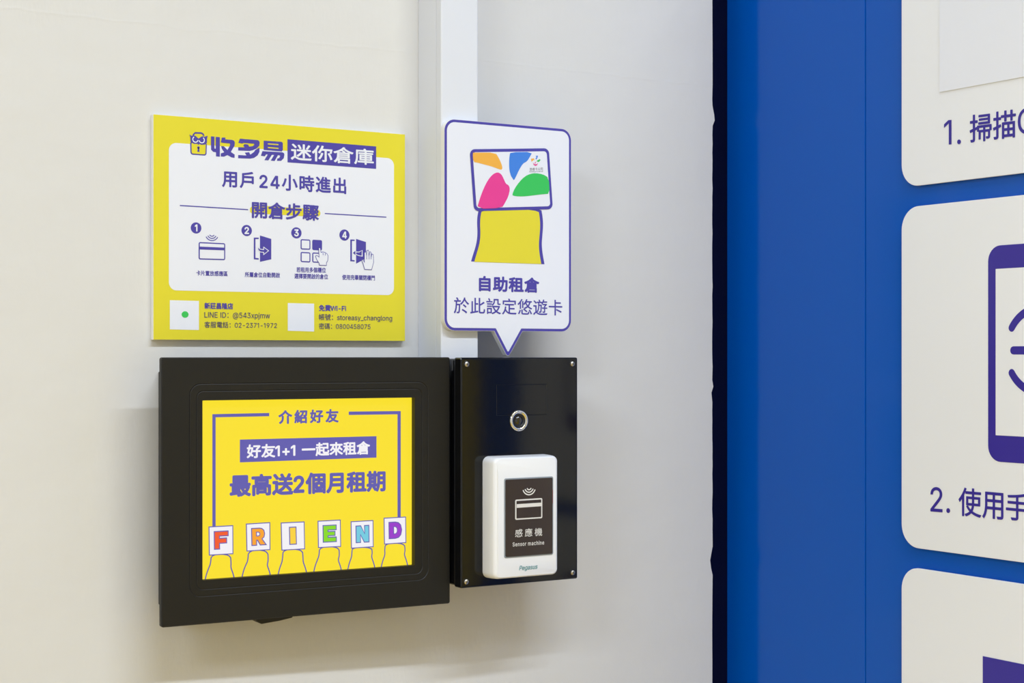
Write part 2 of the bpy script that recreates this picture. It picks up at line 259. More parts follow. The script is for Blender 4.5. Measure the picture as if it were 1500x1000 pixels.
# outlines of the plain sans-serif Latin letters and digits: advance, contours
LATIN = {"+":[453,[[198,34,198,172,61,172,61,226,198,226,198,364,255,364,255,226,391,226,391,172,255,172,255,34]]],"-":[453,[[337,244,337,188,114,188,114,244]]],".":[188,[[95,-4,83,-3,73,1,63,9,55,18,51,29,50,41,51,53,55,64,63,73,73,81,83,85,95,87,107,85,118,81,128,73,135,64,140,53,141,41,140,29,135,18,128,9,118,1,107,-3]]],"0":[453,[[227,-7,191,-3,158,7,130,24,105,48,85,77,69,113,57,155,50,202,48,254,50,306,57,353,69,395,85,431,106,461,130,484,159,502,191,512,227,516,262,512,295,502,323,484,348,461,368,431,384,395,396,353,403,306,405,254,403,202,396,155,384,113,368,77,348,48,323,24,295,7,263,-3],[227,50,250,52,271,60,290,74,306,92,320,116,330,144,338,176,342,213,344,254,342,295,338,332,330,365,320,393,306,416,290,435,271,449,250,457,227,460,203,457,182,449,163,435,147,416,134,393,123,365,115,332,111,295,109,254,111,213,115,176,123,144,134,116,147,92,163,74,182,60,203,52]]],"1":[330,[[226,509,226,0,162,0,162,448,159,448,36,358,36,427,148,509]]],"2":[453,[[64,0,64,47,234,229,252,248,268,266,282,282,294,298,303,312,311,327,316,341,319,356,320,371,319,389,315,405,308,419,298,431,287,441,273,449,258,455,241,458,224,460,205,458,188,454,172,447,159,438,148,427,139,413,132,398,128,381,127,362,66,362,68,391,75,418,86,442,102,464,121,482,143,496,168,507,196,513,225,516,254,513,281,507,306,497,328,482,346,465,361,445,372,423,379,398,381,372,380,354,377,336,371,318,363,299,351,280,336,259,317,235,294,209,267,180,153,60,153,57,389,57,389,0]]],"3":[453,[[218,-7,188,-5,159,1,133,10,108,22,88,38,70,57,57,79,48,104,44,132,109,132,112,115,118,100,126,87,137,76,150,66,165,59,182,54,200,51,219,50,239,51,258,55,275,61,291,69,304,80,315,93,323,108,328,125,329,145,328,163,323,180,316,196,306,211,292,223,275,234,254,241,229,246,201,248,157,248,157,299,288,448,288,452,70,452,70,509,372,509,372,461,211,278,211,289,247,290,279,286,308,276,333,262,354,244,371,222,383,198,391,173,393,145,390,116,383,90,370,66,354,45,333,27,309,12,281,2,251,-5]]],"4":[453,[[282,0,282,105,40,105,40,158,247,509,343,509,343,163,413,163,413,105,343,105,343,0],[109,163,282,163,282,455]]],"5":[453,[[221,-7,192,-5,165,1,140,11,118,25,99,41,83,60,71,82,63,105,60,130,122,130,125,115,130,102,138,89,148,78,160,68,173,60,188,54,204,51,221,50,241,51,259,56,276,64,291,75,304,89,314,104,322,122,326,141,328,162,326,183,321,203,314,221,303,237,290,251,275,262,257,270,238,275,218,277,201,276,184,273,167,268,152,262,139,255,128,246,67,253,96,509,366,509,366,452,151,452,134,301,136,301,148,311,162,318,178,325,194,330,212,333,229,334,252,332,274,328,294,321,313,311,330,299,345,285,358,269,370,251,379,231,386,210,390,187,391,163,388,132,381,102,369,76,352,52,332,32,309,15,282,3,253,-4]]],"6":[453,[[226,-7,196,-4,168,3,142,15,119,31,100,51,84,74,73,101,66,130,64,162,65,187,71,212,80,239,93,268,112,302,137,340,252,509,322,509,151,261,145,261,151,270,157,279,165,288,174,295,184,302,196,307,208,311,221,313,235,314,265,312,291,305,316,295,337,280,355,262,370,240,380,215,387,187,389,157,387,127,379,98,368,73,352,50,333,30,310,14,284,3,257,-4],[226,48,245,50,263,55,279,63,293,73,304,86,314,101,322,119,326,137,327,157,326,178,322,196,314,213,304,228,293,241,279,251,263,259,245,264,226,265,207,264,190,259,174,252,160,241,148,229,138,214,131,197,126,179,125,158,126,138,131,119,138,102,148,86,160,73,174,63,190,55,207,50]]],"7":[453,[[97,0,323,448,323,452,62,452,62,509,391,509,391,449,165,0]]],"8":[453,[[226,-7,193,-5,163,1,136,11,111,25,91,42,74,62,62,84,54,109,52,135,53,156,58,176,65,195,75,212,87,228,101,241,117,252,134,260,153,265,153,267,129,276,109,289,93,308,80,330,73,354,70,380,73,405,79,429,90,450,106,469,124,485,146,498,170,508,197,514,226,516,255,514,282,508,306,498,328,485,346,469,361,450,373,429,379,405,382,380,379,354,372,330,359,308,343,289,323,276,300,267,300,265,319,260,335,252,351,241,365,228,377,212,387,195,395,176,399,156,401,135,398,109,391,84,378,62,362,42,341,25,317,11,289,1,259,-5],[226,49,248,50,267,54,285,60,300,69,313,79,323,91,331,106,335,121,337,139,335,157,330,173,322,189,312,202,298,213,283,223,265,230,247,234,226,235,206,234,187,230,169,223,154,213,140,202,130,189,122,173,117,157,115,139,117,121,121,106,129,91,139,79,152,69,167,60,185,54,205,50],[226,290,244,291,260,294,274,300,287,308,298,318,307,330,314,344,318,359,319,376,318,392,314,407,308,420,299,432,288,442,275,449,260,455,244,459,226,460,208,459,192,455,177,449,164,442,153,432,145,420,138,407,134,392,133,376,134,359,138,344,145,330,154,318,165,308,178,300,193,294,209,291]]],"9":[453,[[226,516,256,513,285,506,310,494,333,478,352,458,368,434,380,408,387,378,389,347,387,322,382,296,373,270,359,240,340,207,315,168,200,0,130,0,301,248,307,248,302,238,295,229,287,221,278,214,268,207,257,202,245,198,232,195,218,195,188,197,161,203,137,214,116,229,98,247,83,269,72,294,66,321,64,352,66,382,73,411,85,436,101,459,120,479,143,494,168,506,196,513],[226,460,207,459,190,454,174,446,160,435,148,423,138,407,131,390,127,372,125,352,127,331,131,313,138,295,148,280,160,268,174,257,190,250,207,245,226,243,245,245,263,249,279,257,293,267,305,280,314,295,322,312,326,330,327,350,326,371,322,390,314,407,305,422,293,435,279,446,263,454,245,459]]],"@":[676,[[355,-135,307,-133,262,-126,221,-114,184,-98,151,-77,122,-53,98,-24,77,9,61,46,50,87,43,131,40,179,43,226,50,269,61,309,78,346,98,379,123,408,151,433,184,454,220,470,260,482,303,489,349,492,394,489,435,482,472,469,506,452,536,432,562,407,584,380,603,351,617,319,627,285,633,251,635,215,635,191,633,166,631,142,627,118,622,96,615,76,605,57,593,42,579,28,561,18,541,13,517,11,503,11,490,13,476,17,463,21,451,28,441,36,432,45,426,56,423,68,420,68,413,54,402,41,388,30,371,20,351,15,326,13,298,15,273,23,251,35,232,52,216,73,204,96,195,123,190,152,188,182,190,212,197,239,207,265,220,287,237,306,257,322,279,334,304,341,330,343,351,342,369,338,385,331,398,323,409,314,416,306,419,306,419,335,474,335,474,110,475,97,479,85,485,74,493,66,505,61,518,59,533,61,546,66,557,76,565,89,571,106,576,127,579,152,580,182,581,215,579,245,575,273,567,301,555,327,541,351,523,373,502,393,477,410,450,424,419,434,385,440,347,442,309,440,274,434,242,424,213,410,187,393,164,372,144,347,128,320,115,289,105,255,100,218,98,178,100,138,105,100,115,66,128,35,144,8,165,-17,188,-37,215,-54,246,-68,280,-78,317,-83,357,-85,376,-85,394,-83,412,-80,428,-77,444,-73,458,-69,489,-59,504,-107,493,-111,480,-116,464,-120,447,-124,429,-128,411,-131,392,-133,374,-135],[329,65,350,66,368,71,382,78,395,89,405,102,412,118,417,138,421,160,422,185,421,210,417,231,411,249,403,263,393,274,381,282,366,287,350,290,331,292,313,290,297,285,283,277,271,267,260,254,252,239,246,222,243,204,242,185,243,164,246,144,251,125,258,108,267,94,279,81,293,72,310,67]]],"C":[510,[[267,-7,225,-3,186,7,150,25,119,49,92,79,70,115,53,157,44,203,40,254,44,305,53,352,70,393,92,429,119,459,150,484,186,501,225,512,267,516,293,514,317,511,340,504,362,496,383,485,402,471,419,456,435,438,448,418,459,397,467,373,473,348,408,348,404,365,397,380,389,395,380,407,369,418,357,428,344,437,330,444,315,449,300,453,284,455,267,456,237,453,209,445,184,432,161,414,141,391,125,364,113,332,106,295,103,254,106,213,113,177,125,145,141,117,161,94,184,76,210,63,237,56,267,53,284,54,300,56,315,60,330,65,344,72,357,81,369,90,380,102,389,114,397,128,404,144,408,160,473,160,467,135,459,112,448,91,435,71,420,53,402,38,383,24,363,13,341,5,317,-2,293,-6]]],"D":[502,[[60,0,60,509,225,509,273,505,315,495,353,478,385,455,412,426,433,391,449,351,458,306,462,255,458,205,449,159,433,119,411,83,384,54,351,31,312,14,268,3,219,0],[125,57,215,57,254,60,288,68,318,81,343,99,363,122,379,149,390,181,397,216,399,255,397,294,390,329,379,361,364,388,344,410,320,428,291,441,258,449,221,452,125,452]]],"E":[419,[[60,0,60,509,372,509,372,452,125,452,125,286,355,286,355,229,125,229,125,57,375,57,375,0]]],"F":[410,[[60,0,60,509,369,509,369,452,125,452,125,278,346,278,346,221,125,221,125,0]]],"I":[185,[[60,0,60,509,125,509,125,0]]],"L":[393,[[60,0,60,509,125,509,125,57,361,57,361,0]]],"N":[523,[[60,0,60,509,136,509,343,183,363,151,388,107,396,90,405,73,414,55,405,54,403,72,402,90,401,108,399,157,399,195,399,509,463,509,463,0,387,0,202,290,177,331,148,381,108,452,119,454,122,384,124,328,125,291,125,0]]],"P":[445,[[60,0,60,509,235,509,272,506,305,499,332,487,356,471,375,452,390,430,400,404,407,377,409,348,407,318,400,291,390,265,375,243,356,223,332,207,305,195,272,188,235,186,125,186,125,0],[125,242,233,242,257,244,279,248,297,256,312,266,324,279,333,294,339,310,343,328,344,348,343,367,339,385,333,402,324,416,312,428,297,439,279,446,257,451,232,452,125,452]]],"Q":[533,[[267,-7,225,-3,186,7,150,25,119,49,92,79,70,115,53,157,44,203,40,254,44,305,53,352,70,393,92,429,119,459,150,484,186,501,225,512,267,516,309,512,348,501,384,484,415,459,442,429,464,393,480,352,490,305,493,254,490,203,480,157,464,115,442,79,415,49,384,25,348,7,309,-3],[267,53,296,55,324,63,349,76,372,94,392,116,408,144,420,176,428,213,430,254,428,295,420,332,408,365,392,392,372,415,349,433,324,446,296,453,267,456,237,453,210,445,184,433,161,415,142,392,125,364,113,332,106,295,103,254,106,213,113,176,125,144,142,117,161,94,184,76,210,63,237,55],[432,45,500,-5,462,-48,392,14]]],"S":[447,[[224,-9,188,-7,156,-1,128,9,102,23,81,40,64,60,51,83,42,109,38,137,104,137,108,118,114,102,123,88,136,76,150,66,166,59,185,53,204,50,224,49,246,50,267,54,286,60,303,69,317,79,329,92,338,106,344,122,346,139,344,154,340,168,332,179,322,189,310,197,296,205,280,211,263,217,245,222,184,239,145,253,112,269,86,289,67,313,56,341,52,372,54,400,62,425,75,448,92,468,113,484,138,498,165,508,195,514,227,516,259,514,289,508,316,498,340,484,360,468,377,449,390,427,398,403,401,378,337,378,332,402,320,421,302,437,280,449,254,456,225,459,204,457,185,454,167,448,152,440,139,430,129,418,121,405,117,391,115,376,117,359,122,345,131,334,142,324,155,315,169,308,184,302,198,297,212,293,264,279,279,275,295,270,312,264,328,256,344,248,359,238,372,226,384,213,395,198,402,180,407,161,408,139,406,112,399,87,386,64,370,43,349,25,323,11,294,0,261,-7]]],"W":[686,[[155,0,16,509,82,509,163,196,175,145,187,94,197,40,189,40,200,94,211,145,224,196,306,509,380,509,462,196,474,145,486,94,497,40,488,40,499,94,510,145,523,196,603,509,670,509,530,0,455,0,368,323,362,345,357,368,351,391,346,417,341,445,336,475,350,475,335,395,330,371,324,347,318,323,230,0]]],"_":[319,[[319,0,319,-56,0,-56,0,0]]],"a":[389,[[160,-9,137,-7,115,-3,94,5,76,15,60,29,48,45,38,63,32,84,30,108,32,128,36,146,43,161,53,174,64,184,78,193,92,200,108,206,125,211,143,214,161,217,178,220,234,227,247,229,257,231,265,235,271,240,274,246,276,255,276,257,275,272,272,285,267,297,260,307,251,315,240,322,227,327,212,330,196,331,178,330,163,327,149,322,137,316,127,309,118,301,110,292,104,283,100,274,41,291,51,313,64,331,79,346,95,358,114,368,133,375,153,380,173,383,194,384,208,384,223,382,239,379,255,375,271,369,286,360,300,350,312,336,322,320,330,301,335,278,337,251,337,0,277,0,277,52,272,52,267,43,260,34,252,25,242,16,229,8,215,1,199,-4,181,-7],[170,45,192,47,211,51,228,59,242,68,254,80,263,93,270,108,274,122,276,138,276,190,272,187,267,184,259,182,231,176,200,171,175,168,161,166,147,163,134,159,122,153,112,147,103,139,97,130,93,118,92,105,93,93,96,82,102,72,109,64,119,57,130,52,142,48,156,46]]],"c":[396,[[207,-8,174,-5,144,3,117,16,93,35,72,58,56,85,44,116,37,150,34,187,37,225,44,260,56,291,72,318,93,341,117,360,144,374,174,382,207,384,226,384,243,381,260,377,276,371,291,364,305,356,318,346,330,335,340,322,349,308,356,293,362,277,303,262,300,272,295,281,290,289,284,297,278,304,270,311,261,316,252,321,242,325,231,328,220,329,207,330,184,328,163,321,145,310,130,296,118,278,108,258,102,236,98,212,96,187,98,163,102,139,108,117,118,97,130,80,145,66,163,55,184,49,207,46,220,47,232,49,243,52,253,55,262,60,271,66,279,73,285,80,292,89,297,98,301,107,304,117,363,102,357,86,350,70,341,56,331,43,319,32,306,21,292,12,277,5,261,-1,244,-5,226,-7]]],"d":[424,[[195,-8,165,-6,137,3,111,16,89,34,70,57,55,84,43,116,36,151,34,189,36,227,43,261,55,293,70,320,89,342,112,361,137,374,165,382,196,384,218,383,237,379,253,373,267,364,278,355,287,346,295,336,301,327,306,319,311,319,311,509,372,509,372,0,313,0,313,59,307,59,301,50,295,41,287,31,277,21,266,12,252,4,236,-3,217,-7],[205,47,226,49,246,55,263,65,278,78,290,95,299,115,306,138,310,162,312,189,310,216,306,241,300,263,290,282,278,299,263,312,246,322,227,328,205,330,182,328,162,322,145,311,130,298,118,281,108,261,102,239,98,215,96,189,98,163,102,139,109,117,118,97,130,80,145,66,162,55,182,49]]],"e":[404,[[212,-8,177,-5,145,3,117,16,92,35,72,58,56,85,44,116,37,150,34,187,36,224,44,258,55,290,71,317,91,340,115,359,142,373,172,382,205,384,226,383,246,380,266,374,285,366,303,355,319,341,334,324,347,305,357,282,365,256,370,227,371,194,371,169,75,169,75,221,338,221,310,202,308,226,304,248,298,269,288,286,277,301,263,314,246,323,227,328,205,330,183,328,164,323,146,313,131,301,119,286,109,270,102,251,97,231,96,211,96,178,98,151,102,127,110,106,121,88,135,73,151,61,169,53,190,48,212,46,227,47,241,49,254,53,265,58,276,65,285,73,294,82,300,93,306,105,365,91,358,72,348,55,335,39,320,26,302,14,283,4,261,-3,237,-7]]],"g":[425,[[207,-151,180,-149,156,-146,134,-140,114,-132,97,-122,82,-110,70,-97,59,-84,51,-69,101,-41,107,-49,114,-57,122,-66,131,-74,142,-82,154,-88,169,-93,187,-96,207,-97,236,-95,261,-87,282,-75,298,-58,308,-34,311,-6,311,68,306,68,301,60,294,51,287,41,277,32,266,23,252,16,236,10,217,6,195,5,165,7,138,14,113,27,90,43,71,65,55,90,43,120,36,154,34,191,36,229,43,263,55,293,71,320,90,342,112,361,138,374,166,382,196,384,218,383,237,379,253,373,267,365,279,356,288,346,296,336,302,327,308,319,313,319,313,379,372,379,372,-9,370,-40,363,-67,350,-90,334,-109,314,-124,291,-136,265,-144,237,-149],[205,59,227,61,246,66,264,75,278,87,290,103,300,121,307,142,311,166,312,193,311,219,307,242,300,264,291,283,279,299,264,312,247,322,227,328,205,330,182,328,163,322,145,312,130,298,118,282,109,262,102,241,98,218,96,193,98,167,102,144,109,123,118,104,131,88,145,76,163,66,183,61]]],"h":[410,[[114,227,114,0,53,0,53,509,114,509,114,287,102,287,116,319,132,344,152,362,175,374,200,382,227,384,252,383,275,377,295,369,313,356,328,340,341,321,350,298,355,271,357,240,357,0,296,0,296,235,293,263,286,286,273,304,256,318,235,326,210,329,192,328,176,324,161,317,147,308,136,297,126,283,119,266,115,248]]],"i":[167,[[53,0,53,379,114,379,114,0],[84,443,73,444,63,448,54,455,47,463,43,472,41,483,43,494,47,504,54,512,63,518,73,522,84,524,95,522,105,518,114,512,121,504,125,494,126,483,125,472,121,463,114,455,105,448,95,444]]],"j":[167,[[53,379,114,379,114,-30,112,-52,108,-72,102,-90,92,-106,80,-119,65,-129,47,-137,27,-141,4,-143,-10,-143,-10,-87,2,-87,18,-85,31,-80,40,-72,47,-61,51,-46,53,-29],[83,443,72,444,62,448,53,455,47,463,42,472,41,483,42,494,47,504,53,512,62,518,72,522,83,524,95,522,105,518,114,512,120,504,125,494,126,483,125,472,120,463,114,455,105,448,95,444]]],"l":[189,[[139,-2,112,0,91,8,74,20,62,37,55,59,53,84,53,509,114,509,114,99,114,83,117,71,120,62,126,57,135,53,146,52,160,53,170,54,181,3,162,-1,154,-2,147,-2]]],"m":[610,[[53,0,53,379,112,379,112,295,108,295,114,314,122,331,132,346,144,358,158,368,172,376,187,382,203,385,219,386,245,383,268,375,287,361,303,342,314,320,321,295,312,295,318,312,326,329,337,343,350,356,364,366,381,375,398,381,417,385,437,386,458,385,478,380,497,372,514,361,529,346,541,328,550,307,555,283,557,255,557,0,496,0,496,254,493,279,485,298,473,313,456,323,438,329,419,330,402,329,387,326,374,320,363,312,353,302,345,290,340,277,336,263,335,247,335,0,274,0,274,260,272,280,265,297,253,311,238,322,220,328,199,330,185,329,171,326,158,320,145,312,135,302,126,289,119,274,115,257,114,238,114,0]]],"n":[410,[[114,227,114,0,53,0,53,379,112,379,112,287,102,287,116,319,132,344,152,362,175,374,200,382,227,384,252,383,275,377,295,369,313,356,328,340,341,321,350,298,355,271,357,240,357,0,296,0,296,235,293,263,286,286,273,304,256,318,235,326,210,329,192,328,176,324,161,317,147,308,136,297,126,283,119,266,115,248]]],"o":[415,[[207,-8,174,-5,144,3,117,16,93,35,72,58,56,85,44,116,37,150,34,187,37,225,44,260,56,291,72,318,93,341,117,360,144,374,174,382,207,384,241,382,271,374,299,360,323,341,343,318,359,291,371,260,379,225,381,187,379,150,371,116,359,85,343,58,323,35,299,16,271,3,241,-5],[207,46,231,49,252,55,270,66,285,80,298,97,307,117,314,139,318,163,319,187,318,212,314,236,307,258,298,278,285,296,270,310,252,321,231,328,207,330,184,328,163,321,145,310,130,296,118,278,108,258,102,236,98,212,96,187,98,163,102,139,108,117,118,97,130,80,145,66,163,55,184,49]]],"p":[424,[[53,-143,53,379,112,379,112,319,118,319,123,327,130,336,137,346,147,355,158,364,171,373,188,379,207,383,229,384,259,382,287,374,313,361,335,342,354,320,370,293,381,261,388,227,390,189,388,151,381,116,370,84,355,57,336,34,313,16,288,3,260,-6,229,-8,208,-7,189,-3,173,4,159,12,147,21,138,31,130,41,124,50,118,59,114,59,114,-143],[220,47,242,49,262,55,279,66,294,80,306,97,316,117,323,139,327,163,328,189,327,215,323,239,316,261,307,281,295,298,280,311,262,322,243,328,220,330,198,328,178,322,161,312,147,299,134,282,125,263,118,241,114,216,113,189,114,162,118,138,125,115,135,95,147,78,162,65,179,55,198,49]]],"r":[259,[[53,0,53,379,112,379,112,321,115,321,124,339,137,354,152,367,171,377,191,383,213,385,229,384,243,384,243,322,230,324,207,326,190,324,174,321,159,315,146,306,135,296,126,284,119,269,115,254,114,237,114,0]]],"s":[365,[[182,-8,157,-7,133,-3,112,3,93,12,76,24,62,38,50,54,41,73,36,94,94,107,101,87,111,72,124,60,141,52,160,47,181,45,206,47,227,53,244,62,258,74,265,88,268,103,266,115,262,126,254,136,243,144,229,150,212,155,149,170,118,180,92,192,72,208,58,227,50,249,47,274,49,295,55,314,65,332,79,347,95,360,115,370,137,378,161,383,187,384,212,383,234,379,254,372,271,363,286,352,299,339,309,324,318,308,324,290,268,277,262,291,254,304,243,316,228,325,210,331,187,333,166,331,147,326,131,317,119,305,111,292,109,277,110,264,115,253,124,243,136,235,152,229,172,223,229,209,261,200,287,187,306,171,320,153,328,131,331,107,329,85,323,65,312,47,298,31,281,18,260,6,236,-2,210,-7]]],"t":[227,[[65,471,126,471,126,379,204,379,204,327,126,327,126,98,127,83,130,70,136,61,144,55,156,51,170,50,185,51,202,54,213,2,207,0,200,-2,192,-3,168,-4,138,-1,113,7,92,21,77,41,68,64,65,93,65,327,6,327,6,379,65,379]]],"u":[410,[[182,-5,158,-3,135,2,115,11,97,23,82,39,69,59,60,82,54,109,53,139,53,379,114,379,114,144,116,117,124,94,137,75,154,61,175,53,200,50,218,51,234,55,249,62,263,71,274,83,283,97,290,113,295,132,296,153,296,379,357,379,357,0,298,0,298,92,307,92,294,60,277,35,257,17,234,5,209,-3]]],"w":[567,[[138,0,23,379,87,379,133,214,154,137,161,107,168,75,175,41,165,41,172,74,179,105,186,135,192,163,199,189,206,214,252,379,316,379,362,214,382,136,388,106,395,75,402,41,391,41,399,75,406,106,413,135,434,214,480,379,545,379,429,0,368,0,319,172,305,225,291,280,277,338,291,338,277,280,263,225,248,172,199,0]]],"x":[379,[[21,0,171,218,171,171,29,379,100,379,147,306,159,287,170,270,179,253,207,206,175,206,185,221,194,237,202,253,211,270,222,287,233,306,282,379,352,379,209,169,209,214,358,0,287,0,231,85,219,103,209,120,200,136,191,152,182,167,173,182,205,182,195,167,187,152,178,136,170,120,160,103,148,85,91,0]]],"y":[389,[[47,-139,61,-86,71,-87,83,-89,94,-90,104,-89,113,-86,122,-81,130,-74,138,-64,145,-51,151,-36,163,-1,17,379,84,379,165,155,173,132,180,109,187,87,206,21,184,21,202,87,209,110,216,132,224,155,305,379,371,379,204,-58,196,-77,187,-93,177,-107,165,-119,153,-128,139,-136,125,-141,109,-144,91,-145,82,-145,73,-144,65,-143,57,-142,52,-140]]]}
_tx = bpy.data.curves.new('lettering_source', 'FONT')
_tx.resolution_u = 4; _to = bpy.data.objects.new('lettering_source', _tx); C.objects.link(_to)
_lc = bpy.data.curves.new('latin_source', 'CURVE'); _lc.dimensions = '2D'; _lc.fill_mode = 'BOTH'
_lo = bpy.data.objects.new('latin_source', _lc); C.objects.link(_lo)
def _eval(o):
    bpy.context.view_layer.update()
    dg = bpy.context.evaluated_depsgraph_get(); ev = o.evaluated_get(dg); me = ev.to_mesh()
    V = [(v.co.x, v.co.y) for v in me.vertices if True]; Fs = [tuple(p.vertices) for p in me.polygons]
    ev.to_mesh_clear(); return V, Fs
def _wide(t):
    _tx.body = t; V, _ = _eval(_to); return max(v[0] for v in V)
_tx.offset = 0; CJK_ADV = _wide('田田')-_wide('田')
V_, _ = _eval(_to); CJK_H = max(v[1] for v in V_)-min(v[1] for v in V_)
_tx.body = '國'; V_, _ = _eval(_to); CJK_B = min(v[1] for v in V_); CJK_H = max(v[1] for v in V_)-CJK_B
LS = CJK_H*.83/.520                                    # Latin capitals a little lower than the square characters
LB = CJK_B+CJK_H*.085
def glyphs(s, spacing=1.0, off=0.0):
    V, Fs, x = [], [], 0.0
    runs = []
    for ch in s:
        k = 'l' if ord(ch) < 256 else 'c'
        if runs and runs[-1][0] == k: runs[-1][1] += ch
        else: runs.append([k, ch])
    for k, r in runs:
        if k == 'c':
            _tx.body = r; _tx.space_character = spacing; _tx.size = 1; _tx.offset = off
            v, f = _eval(_to); dx, dy, adv = x, 0, CJK_ADV*(len(r))+CJK_ADV*(spacing-1)*len(r)
        else:
            _lc.splines.clear(); cx_ = 0
            for ch in r:
                if ch == ' ': cx_ += .22*LS*spacing; continue
                ad, cs = LATIN[ch]
                for q_ in cs:
                    n = len(q_)//2; sp = _lc.splines.new('POLY'); sp.points.add(n-1); sp.use_cyclic_u = True
                    for i in range(n): sp.points[i].co = (q_[2*i]/1000*LS+cx_, q_[2*i+1]/1000*LS+LB, 0, 1)
                cx_ += ad/1000*LS*spacing
            _lc.offset = off; v, f = _eval(_lo); dx, dy, adv = x-CJK_ADV*.04, 0, cx_-CJK_ADV*.02
        n0 = len(V); V += [(p[0]+dx, p[1]+dy) for p in v]; Fs += [tuple(i+n0 for i in q_) for q_ in f]; x += adv
    used = sorted({i for f in Fs for i in f}); mp = {o_: i for i, o_ in enumerate(used)}
    return [V[i] for i in used], [tuple(mp[i] for i in f) for f in Fs]
def text_bm(F, s, xl, yl, xr, yr, h, c, bold=0.0, spacing=1.0, slant=0, bm=None, plane_c=None):
    """lettering whose ink runs from photo point (xl,yl) to (xr,yr), h high at its left"""
    pc = c if plane_c is None else plane_c
    V, Fc = glyphs(s, spacing)
    x0 = min(v[0] for v in V); x1 = max(v[0] for v in V); y0 = min(v[1] for v in V); y1 = max(v[1] for v in V)
    al, bl = F.P(xl, yl, pc); ar, br = F.P(xr, yr, pc); H = F.P(xl, yl-h/2, pc)[1]-F.P(xl, yl+h/2, pc)[1]
    e = bold*H
    sx = (ar-al-2*e)/(x1-x0); sz = (H-2*e)/(y1-y0)
    bm = bm or bmesh.new()
    offs = [(0, 0)] if not bold else [(e*math.cos(k*math.pi/4), e*math.sin(k*math.pi/4)) for k in range(8)]+[(0, 0)]
    for n, (dx, dz) in enumerate(offs):              # heavier strokes: ink laid on in passes 8 microns apart
        vv = []
        for x, y in V:
            a = al+e+(x-x0)*sx; bb = bl-H/2+e+(y-y0)*sz + (br-bl)*(a-al)/(ar-al)
            vv.append(bm.verts.new((a+dx+slant*(y-y0)*sz, -c-n*8e-6, bb+dz)))
        for f in Fc:
            try:
                p0, p1, p2 = [vv[i].co for i in f[:3]]
                fw = (p1-p0).cross(p2-p0).y < 0
                bm.faces.new([vv[i] for i in (f if fw else f[::-1])])
            except ValueError: pass
    return bm
def text(F, parent, m, *a, name='lettering', **k): return obj(name, text_bm(F, *a, **k), m, parent)

def thing(name, label, cat, F, group=None):
    o = bpy.data.objects.new(name, None); C.objects.link(o); o.empty_display_size = .03
    o.location = F.o; o.rotation_euler = (0, 0, F.yaw); o['label'] = label; o['category'] = cat
    if group: o['group'] = group
    return o
def struct(name, bm, m, bevel=0):
    o = obj(name, bm, m, bevel=bevel); o['kind'] = 'structure'; return o

# ------------------------------------------------------------------ the setting
XB = 1.0707                                     # plane of the blue partition
W0 = Face((0, 0, 0))
WR = Face((XB, 0, 0), -math.pi/2)
RZ = 3.30
# white wall with an unevenly caulked free edge, a narrow gap before the blue partition
xe = W0.P(1043.5, 500)[0]
edge = []
z = 0.0
nick = {155: .0002, 168: .0024, 176: .0030, 184: .0004, 556: -.0002, 566: .0012, 575: -.0012, 800: .0004, 812: -.0016, 820: -.0028, 832: -.0016, 842: .0003}
zs = sorted([(W0.P(1043, y)[1], d) for y, d in nick.items()])
edge.append((xe, 0))
for k in range(1, 90):
    zz = k*RZ/90
    if zs[0][0]-.02 < zz < zs[-1][0]+.02:
        continue
    edge.append((xe+random.uniform(-.0003, .0003), zz))
ins = []
zz = zs[0][0]-.015
while zz < zs[-1][0]+.015:
    if min(abs(zz-q[0]) for q in zs) > .006: ins.append((xe+random.uniform(-.0003, .0003), zz))
    zz += .009
edge = sorted(edge+ins+[(xe+d, q) for q, d in zs], key=lambda t: t[1]); edge.append((xe, RZ))
poly = [(-3.2, RZ), (-3.2, 0)]+edge
struct('wall_left', prism(poly, -.05, 0), M_wall)
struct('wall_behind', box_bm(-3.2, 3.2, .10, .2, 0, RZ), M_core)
struct('floor', box_bm(-3.2, 3.2, -4.0, .2, -.1, 0), M_floor)
struct('ceiling', box_bm(-3.2, 3.2, -4.0, .2, RZ, RZ+.1), M_ceil)
struct('wall_far_left', box_bm(-3.3, -3.2, -4.0, .2, 0, RZ), M_back)
struct('wall_far_right', box_bm(3.2, 3.3, -4.0, .2, 0, RZ), M_back)
struct('wall_back', box_bm(-3.3, 3.3, -4.1, -4.0, 0, RZ), M_back)

seam = -WR.P(1267.5, 500)[0]
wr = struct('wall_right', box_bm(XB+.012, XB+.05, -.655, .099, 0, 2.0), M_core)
def panel(y0, y1, m, parent):
    o = obj('panel', box_bm(XB, XB+.012, y0, y1, .002, 2.0), m, parent, bevel=.0007)
panel(seam+.0004, .014, M_blue, wr); panel(-.652, seam-.0004, M_blue, wr)  # corner panel stops short so the dark core stands in for gap shade
w2 = struct('wall_partition', box_bm(XB+.012, XB+.05, -3.0, -.66, 0, 2.0), M_core)
for k in range(3): panel(-.66-.78*(k+1)+.002, -.66-.78*k, M_yell_panel, w2)

for nm, x, y, sx_, lab in (('tube_or_fill_lamp', .7, -1.78, 2.0, 'long slim ceiling lamp above the white wall'), ('tube_or_fill_lamp', -2.1, -2.1, 1.5, 'made-up wide fill lamp added further back under the ceiling')):
    F = Face((x, y, 3.24)); t = thing(nm, lab, 'lamp', F)
    wd = .12 if x > 0 else .52  # wider housing belongs to the added fill lamp
    obj('housing', box_bm(-sx_/2-.02, sx_/2+.02, -wd/2, wd/2, .005, .06), M_ceil, t, bevel=.004)

